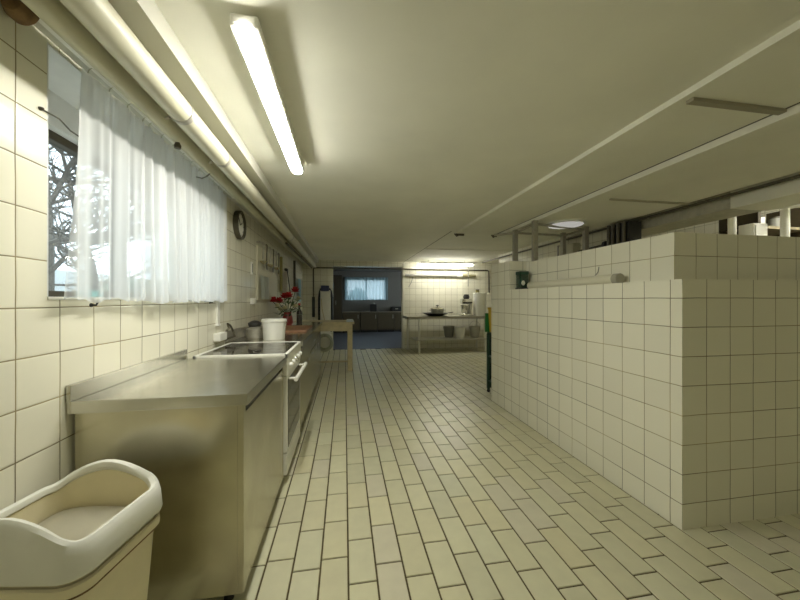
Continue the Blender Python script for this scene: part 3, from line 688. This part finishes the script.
for i, (x, lb, mt) in enumerate(((2.45, 'dark grey bucket on the undershelf, left of the white one', GREYPL), (2.63, 'white plastic bucket in the middle of the undershelf', WHITE_PL), (3.05, 'pale bucket at the right end of the undershelf', mat('pale_bucket', (.50, .48, .38), .45)))):
    t = thing('bucket', lb, 'bucket', (x, 7.3, .285), 'buckets on the table undershelf')
    yy = (7.44, 7.17, 7.32)[i]
    MB().lathe((x, yy, .286), [(.001, 0), (.095, 0), (.13, .245), (.138, .25), (.134, .262), (.126, .255), (.09, .01), (.001, .008)], 32).build('body', mt, t, True)
    MB().tube(arc((x, yy, .53), .137, 0, 180, 14) if i == 2 else arc((x, yy-.01, .53), .142, 180, 360, 14), .003, 6).build('handle', GALV, t, True)
# far fluorescent lamp
def lamp(name, label, x0, x1, y0, y1, z, s, alongx, wd):
    t = thing(name, label, 'lamp', ((x0+x1)/2, (y0+y1)/2, z), 'fluorescent ceiling lamps')
    if alongx:
        yc = (y0+y1)/2
        MB().box(x0, x1, yc-.03, yc+.03, z+.01, z+.06, .004).build('housing', WHITE_EN, t)
        MB().lathe(((x0+x1)/2, yc, z), [(.001, -(x1-x0)/2), (wd*.5, -(x1-x0)/2+.02), (wd*.5, (x1-x0)/2-.02), (.001, (x1-x0)/2)], 20, 'X').build('tube', emis('far_tube_light', LAMP_COL, s), t, True)
        for x in (x0+.2, x1-.2): MB().cyl((x, yc, z+.06), (x, yc, HC), .006, n=8).build('suspension_rod', GALV, t)
        for x in (x0-.012, x1): MB().box(x, x+.012, yc-.03, yc+.03, z-.02, z+.05, .003).build('end_cap', WHITE_PL, t)
    return t
lamp('fluorescent_lamp', 'fluorescent lamp above the steel table on the back wall', 1.70, 2.98, 7.22, 7.32, 1.995, LAMP_FAR, True, .05)

# near ceiling lamp: opal cover on a housing fixed to the ceiling
t = thing('fluorescent_lamp', 'long glowing fluorescent lamp on the near ceiling by the left pipes', 'lamp', (-.315, 1.6, 2.05), 'fluorescent ceiling lamps')
LX, LY0, LY1 = -.309, 1.07, 2.265
MB().box(LX-.044, LX+.044, LY0+.006, LY1-.002, 2.018, 2.060, .012).build('housing', WHITE_EN, t)
for yy in (LY0+.06, LY1-.12): MB().tube([(LX, yy, HC), (LX, yy, 2.06)], .005, 8).build('hanger', DARK, t, True)
m = MB(); prof = [(-.0385, .012), (-.0385, -.006), (-.030, -.024), (-.014, -.033), (0, -.035), (.014, -.033), (.030, -.024), (.0385, -.006), (.0385, .012)]
rings = []
for yy, k in ((LY0, .30), (LY0+.006, .6), (LY0+.018, .84), (LY0+.035, .96), (LY0+.055, 1), (LY1-.055, 1), (LY1-.035, .96), (LY1-.018, .84), (LY1-.006, .6), (LY1, .30)):
    rings.append([m.bm.verts.new((LX+a*.9*k, yy, 2.020+(b*.5*k if b < 0 else 0))) for a, b in prof])
for a, b in zip(rings, rings[1:]):
    for i in range(len(prof)): m.bm.faces.new((a[i], a[(i+1) % len(prof)], b[(i+1) % len(prof)], b[i]))
m.bm.faces.new(rings[0]); m.bm.faces.new(rings[-1])
m.build('diffuser', emis('near_tube_light', LAMP_COL, LAMP_NEAR), t, True)
MB().cyl((LX+.003, LY0+.035, 2.0035), (LX+.003, LY0+.045, 2.001), .0035, n=10).build('latch', GREYPL, t)
h = MB(); h.tube([(-.325, 1.03, HC), (-.325, 1.03, HC-.014), (-.319, 1.03, HC-.022), (-.308, 1.03, HC-.016)], .004, 8)
tag(h.build('ceiling_hook', DARK, smooth=True), 'small dark hook in the ceiling at the near end of the lamp', 'hook')

# fill lamp added out of view behind the camera to lift the overall light
t = thing('fluorescent_lamp', 'added unseen fill lamp on the ceiling behind the viewpoint', 'lamp', (.35, -1.5, 2.05), 'fluorescent ceiling lamps')
MB().box(.30, .40, -2.0, -.75, 2.034, HC, .006).build('housing', WHITE_EN, t)
MB().cyl((.35, -1.99, 2.012), (.35, -.76, 2.012), .03, n=16).build('diffuser', emis('rear_fill_light', LAMP_COL, FILL_REAR), t, True)
MB().box(.315, .385, -2.0, -1.99, 1.98, 2.034).build('end_cap', WHITE_PL, t)

# round ceiling light above the enclosure
t = thing('round_ceiling_light', 'flat round white light on the ceiling above the metal posts', 'lamp', (2.42, 3.25, 2.0))
MB().lathe((2.42, 3.25, 1.988), [(.20, .034), (.20, .018), (.195, .012)], 40).build('ring', WHITE_EN, t, True)
MB().lathe((2.42, 3.25, 1.988), [(.19, .020), (.17, .006), (.10, -.002), (.001, -.004)], 40).build('diffuser', emis('round_light', LAMP_COL, LAMP_ROUND), t, True)

# metal posts frame standing inside the enclosure
t = thing('metal_frame', 'grey metal frame of four posts rising behind the tiled partition', 'frame', (2.35, 3.3, 0))
PP = [(2.045, 3.66), (2.01, 3.19), (2.73, 3.71), (2.76, 3.36)]
for x, y in PP: MB().box(x-.025, x+.025, y-.025, y+.025, 0, 2.02, .003).build('post', GALV, t)
def bar(a, b, z): MB().cyl((*a, z), (*b, z), .014, n=10).build('crossbar', GALV, t, True)
bar(PP[0], PP[2], 1.985); bar(PP[1], PP[3], 1.985); bar(PP[0], PP[1], 1.985); bar(PP[2], PP[3], 1.985); bar(PP[0], (1.86, 3.84), 1.985)

# battens and pipes of the right-hand ceiling
tag(MB().box(1.51, 2.033, 1.19, 1.222, 2.046, 2.062, .002).build('ceiling_batten', mat('dull_batten', (.34, .31, .22), .6)), 'brownish batten across the near ceiling panel', 'batten', 'ceiling battens')
tag(MB().box(2.20, 2.98, 2.385, 2.405, 2.008, 2.022, .002).build('ceiling_batten', mat('pale_batten', (.42, .39, .27), .6)), 'thin batten across the ceiling above the partition corner', 'batten', 'ceiling battens')
for x, lb in ((1.50, 'dark bracket at the far end of the first ceiling panel'), (2.03, 'dark bracket at the far end of the second ceiling panel')):
    t = thing('ceiling_bracket', lb, 'bracket', (x, 4.2, 2.04), 'brackets at the ends of the ceiling panels')
    MB().box(x-.03, x+.09, 4.172, 4.19, 2.035, 2.062, .002).build('plate', DARK, t); MB().tube([(x-.04, 4.19, 2.06), (x, 4.22, 2.035), (x+.05, 4.28, 2.06)], .008, 8).build('strap', DARK, t, True)
t = thing('wall_pipe', 'thin dark pipe along the top of the right wall behind the partition', 'pipe', (3.05, 3, 2.0))
MB().cyl((3.05, YF+.1, 2.012), (3.05, 6.9, 2.012), .013, n=12).build('pipe', DARK, t, True)
for yy in (1.0, 2.4, 4.0, 5.6): MB().box(3.04, 3.10, yy-.01, yy+.01, 2.018, 2.03).build('bracket', GALV, t)
t = thing('valve_manifold', 'dark cluster of pipes and valves high behind the partition', 'valves', (3.0, 3.2, 1.8))
MB().box(2.93, 3.09, 2.95, 3.22, 1.70, 2.0, .01).build('box', BLACK, t)
for yy in (2.99, 3.06, 3.13, 3.19): MB().cyl((2.91, yy, 1.60), (2.91, yy, 2.0), .018, n=12).build('pipe', DARK, t, True)
MB().lathe((2.95, 3.27, 1.80), [(.045, -.02), (.05, 0), (.045, .02)], 20, 'Y').build('handwheel', BLACK, t, True)
MB().cyl((3.0, 3.15, 1.80), (3.0, 3.75, 1.78), .035, n=14).build('manifold_tube', DARK, t, True)
t = thing('duct_elbow', 'pale duct section on the right wall left of the dark valves', 'duct', (3.0, 3.9, 1.8))
MB().box(2.98, 3.095, 3.85, 4.15, 1.62, 1.93, .02).build('duct', PIPE, t); MB().box(2.975, 3.097, 4.15, 4.18, 1.61, 1.94, .004).build('flange', GALV, t)
tag(MB().box(2.60, 2.85, 2.90, 3.08, 1.52, 1.60, .01).build('metal_tray', DARK), 'dark tray lying above the enclosure by the metal posts', 'tray') if False else None
m = MB(); m.tube([(1.92, 3.42, 1.60), (1.95, 3.35, 1.61), (2.02, 3.30, 1.60), (2.06, 3.05, 1.575), (2.02, 2.85, 1.575)], .007, 8)
m = m.bm.free()
# side room
def wpipe(x, y, lb): tag(MB().cyl((x, y, 0), (x, y, 2.5), .035, n=16).build('vertical_pipe', WHITE_EN, smooth=True), lb, 'pipe', 'white pipes in the side room')
wpipe(4.10, 2.84, 'white vertical pipe left of the white box in the side room'); wpipe(4.50, 2.65, 'white vertical pipe right of the white box in the side room')
tag(MB().cyl((4.2, 2.75, 2.13), (5.59, 1.9, 2.13), .03, n=16).build('horizontal_pipe', WHITE_EN, smooth=True), 'white horizontal pipe under the ceiling of the side room', 'pipe')
t = thing('electric_box', 'white box on a post in the side room', 'box', (4.2, 2.8, 1.7))
MB().box(4.24, 4.42, 2.74, 2.88, 1.60, 1.98, .008).build('case', WHITE_EN, t); MB().box(4.255, 4.405, 2.732, 2.74, 1.62, 1.96, .003).build('lid', WHITE_PL, t)
MB().box(4.32, 4.38, 2.75, 2.81, 0, 1.60).build('post', GALV, t)
t = thing('wall_shelf', 'brown open shelving near the side room wall behind the white box', 'shelf', (5.2, 3.3, 0))
for zz in (1.2, 1.6, 2.0): MB().box(4.7, 5.5, 3.0, 3.4, zz, zz+.03).build('shelf', mat('shelf_wood', (.25, .21, .13), .6), t)
for x in (4.7, 5.46): MB().box(x, x+.04, 3.0, 3.4, 0, 2.3).build('side_panel', BROWN, t)
random.seed(9)
for i, (x, r_, mt, lb) in enumerate(((4.80, .05, RED, 'dark red jar on the side room shelf'), (4.95, .05, WHITE_PL, 'white jar next to the red jar on the side room shelf'), (5.2, .06, GREYPL, 'grey jar on the side room shelf'))):
    t = thing('storage_jar', lb, 'jar', (x, 3.2, 2.03), 'jars on the side room shelf'); MB().cyl((x, 3.15, 2.03), (x, 3.15, 2.16), r_).build('body', mt, t, True); MB().cyl((x, 3.15, 2.16), (x, 3.15, 2.18), r_*.95).build('lid', DARK, t, True)
t = thing('side_room_lamp', 'bright lamp in the side room at the right edge', 'lamp', (4.8, 2.2, 2.4))
MB().box(4.65, 5.35, 2.05, 2.15, 2.46, 2.5).build('housing', WHITE_EN, t); MB().cyl((4.66, 2.10, 2.44), (5.34, 2.10, 2.44), .025).build('tube', emis('side_tube_light', LAMP_COL, LAMP_SIDE), t, True)

# things on the ledge of the partition
t = thing('ledge_tube', 'long pale cream tube with grey end cap lying on the partition ledge', 'tube', (1.80, 2.5, PT))
MB().cyl((1.815, 1.90, PT+.036), (1.815, 2.96, PT+.036), .035, n=28).build('tube', mat('cream_tube', (.74, .71, .55), .3), t, True)
MB().lathe((1.815, 1.90, PT+.036), [(.001, -.008), (.034, -.008), (.036, -.006), (.036, .035), (.035, .036)], 28, 'Y').build('end_cap', mat('grey_cap', (.40, .38, .29), .5), t, True)
MB().tube([(1.84, 2.15, PT+.068), (1.87, 2.15, PT+.10), (1.878, 2.15, PT+.14)], .003, 6).build('hanging_clip', GALV, t, True)
t = thing('green_canister', 'small dark green canister with pale spot at the far end of the ledge', 'canister', (1.78, 3.06, PT))
MB().box(1.745, 1.835, 3.02, 3.11, PT, PT+.165, .012).build('body', GREENGL, t, True)
MB().box(1.742, 1.838, 3.017, 3.113, PT+.150, PT+.185, .008).build('lid', DKGREEN, t)
MB().ball((1.775, 3.022, PT+.065), .022, 1, .3, 1.2).build('pale_highlight', WHITE_EN, t, True)  # pale blob modelled in place of the highlight on the glass
MB().box(1.74, 1.84, 3.016, 3.114, PT, PT+.02, .004).build('base', BLACK, t)

# green and yellow stand past the end of the partition
t = thing('green_stand', 'green metal stand holding a yellow bin behind the partition end', 'stand', (1.92, 3.83, 0))
for q in ((1.805, 3.755), (2.05, 3.755), (1.80, 3.875), (2.05, 3.875)): MB().cyl((*q, .03), (*q, .76), .018, n=12).build('post', DKGREEN, t, True)
for zz in (.14, .45, .745): MB().box(1.79, 2.06, 3.74, 3.89, zz, zz+.018).build('tray', DKGREEN, t)
MB().box(1.775, 2.06, 3.915, 3.93, .76, 1.0, .004).build('back_panel', GREEN, t)
MB().box(1.785, 2.06, 3.892, 3.90, .05, .74, .003).build('lower_panel', DKGREEN, t)
for zz in (.78, .95): MB().box(1.95, 1.98, 3.88, 3.92, zz, zz+.02).build('bracket', DKGREEN, t)
m = MB(); loft_pts = [[(1.80+i_, 3.75+i_*.4, z_), (2.05-i_, 3.75+i_*.4, z_), (2.05-i_, 3.885-i_*.4, z_), (1.80+i_, 3.885-i_*.4, z_)] for i_, z_ in ((.015, .765), (0, 1.05), (-.008, 1.055), (-.008, 1.075), (.006, 1.075), (.018, .78))]
V = [[m.bm.verts.new(p) for p in r_] for r_ in loft_pts]
for a, b in zip(V, V[1:]):
    for i in range(4): m.bm.faces.new((a[i], a[(i+1) % 4], b[(i+1) % 4], b[i]))
m.bm.faces.new(V[0]); m.bm.faces.new(V[-1])
tag(m.build('yellow_bin', YELLOW), 'yellow plastic bin held by the green stand', 'bin')
for q in ((1.805, 3.755), (2.05, 3.755), (1.80, 3.875), (2.05, 3.875)): MB().ball((q[0], q[1], .022), .022).build('castor', BLACK, t, True)

# ------------------------------------------------------------------ big cream bin
ang, bx, by, bz = R(-9), -.747, 1.022, .603
def rr(w_, l_, r_, n=8):
    out = []
    for cxs, cys, a0_ in ((1, 1, 0), (-1, 1, 90), (-1, -1, 180), (1, -1, 270)):
        for i in range(n+1):
            a = R(a0_+90*i/n); out.append((cxs*(w_/2-r_)+r_*math.cos(a), cys*(l_/2-r_)+r_*math.sin(a)))
        q = {0: (-(w_/2-r_), l_/2), 90: (-w_/2, -(l_/2-r_)), 180: (w_/2-r_, -l_/2), 270: (w_/2, l_/2-r_)}[a0_]
        p = out[-1]
        for i in range(1, 9): out.append((p[0]+(q[0]-p[0])*i/9, p[1]+(q[1]-p[1])*i/9))
    return out
def loft(m, rings, cap0=False, cap1=False):
    V = [[m.bm.verts.new(p) for p in r_] for r_ in rings]; n = len(V[0])
    for a, b in zip(V, V[1:]):
        for i in range(n): m.bm.faces.new((a[i], a[(i+1) % n], b[(i+1) % n], b[i]))
    if cap0: m.bm.faces.new(V[0][::-1])
    if cap1: m.bm.faces.new(V[-1])
BW, BL = .35, .30
t = thing('waste_bin', 'large cream plastic bin with white open rim in front of the steel cabinet', 'bin', (bx, by, 0))
XF_ = Matrix.Translation((bx, by, 0)) @ Matrix.Rotation(ang, 4, 'Z')
def ring(w_, l_, r_, z, arch=0):
    return [(x, y, z+arch*max(0, (abs(y)/(l_/2)-.45)/.55)**1.1*(1-min(1, abs(x)/(w_/2-.01))**1.8)) for x, y in rr(w_, l_, r_)]
A = .066
m = MB(); loft(m, [ring(BW-.09, BL-.09, .04, 0), ring(BW-.08, BL-.08, .045, .012), ring(BW-.022, BL-.022, .05, bz-.10), ring(BW-.018, BL-.018, .05, bz-.022, A*.9), ring(BW-.040, BL-.040, .045, bz-.022, A*.9), ring(BW-.05, BL-.05, .045, bz-.10), ring(BW-.11, BL-.11, .04, .02)], True, True)
m.build('body', CREAM, t, True, XF_)
m = MB(); loft(m, [ring(BW-.012, BL-.012, .052, bz-.122), ring(BW-.002, BL-.002, .055, bz-.117), ring(BW-.002, BL-.002, .055, bz-.096), ring(BW-.012, BL-.012, .052, bz-.092)])
m.build('seam_band', CREAM, t, True, XF_)
m = MB(); loft(m, [ring(BW-.010, BL-.010, .052, bz-.126), ring(BW-.0075, BL-.0075, .053, bz-.124), ring(BW-.010, BL-.010, .052, bz-.121)])
m.build('stained_groove', RUST, t, True, XF_)
m = MB()
loft(m, [ring(BW+.004, BL+.004, .055, bz-.078), ring(BW+.010, BL+.010, .058, bz-.070), ring(BW+.004, BL+.004, .056, bz-.028, A*.8), ring(BW-.004, BL-.004, .054, bz-.008, A), ring(BW-.018, BL-.018, .05, bz, A), ring(BW-.040, BL-.040, .044, bz-.003, A), ring(BW-.046, BL-.046, .042, bz-.010, A), ring(BW-.046, BL-.046, .042, bz-.018, A), ring(BW-.036, BL-.036, .045, bz-.020, A*.95), ring(BW-.014, BL-.014, .05, bz-.07)])
m.build('rim', RIM, t, True, XF_)
# swing lid tipped open inside
bm = bmesh.new(); G = []
for i in range(17):
    f = i/16; y = -BL*.36+BL*.74*f
    G.append([bm.verts.new((x, y, bz-.150+.085*f+.03*math.sin(f*PI)-.02*abs(x/.14)**3)) for x in [-.145+.29*j/12 for j in range(13)]])
for i in range(16):
    for j in range(12): bm.faces.new((G[i][j], G[i][j+1], G[i+1][j+1], G[i+1][j]))
bmesh.ops.solidify(bm, geom=bm.faces[:], thickness=.006)
m = MB(); m.bm.free(); m.bm = bm; m.build('swing_lid', CREAM2, t, True, XF_)
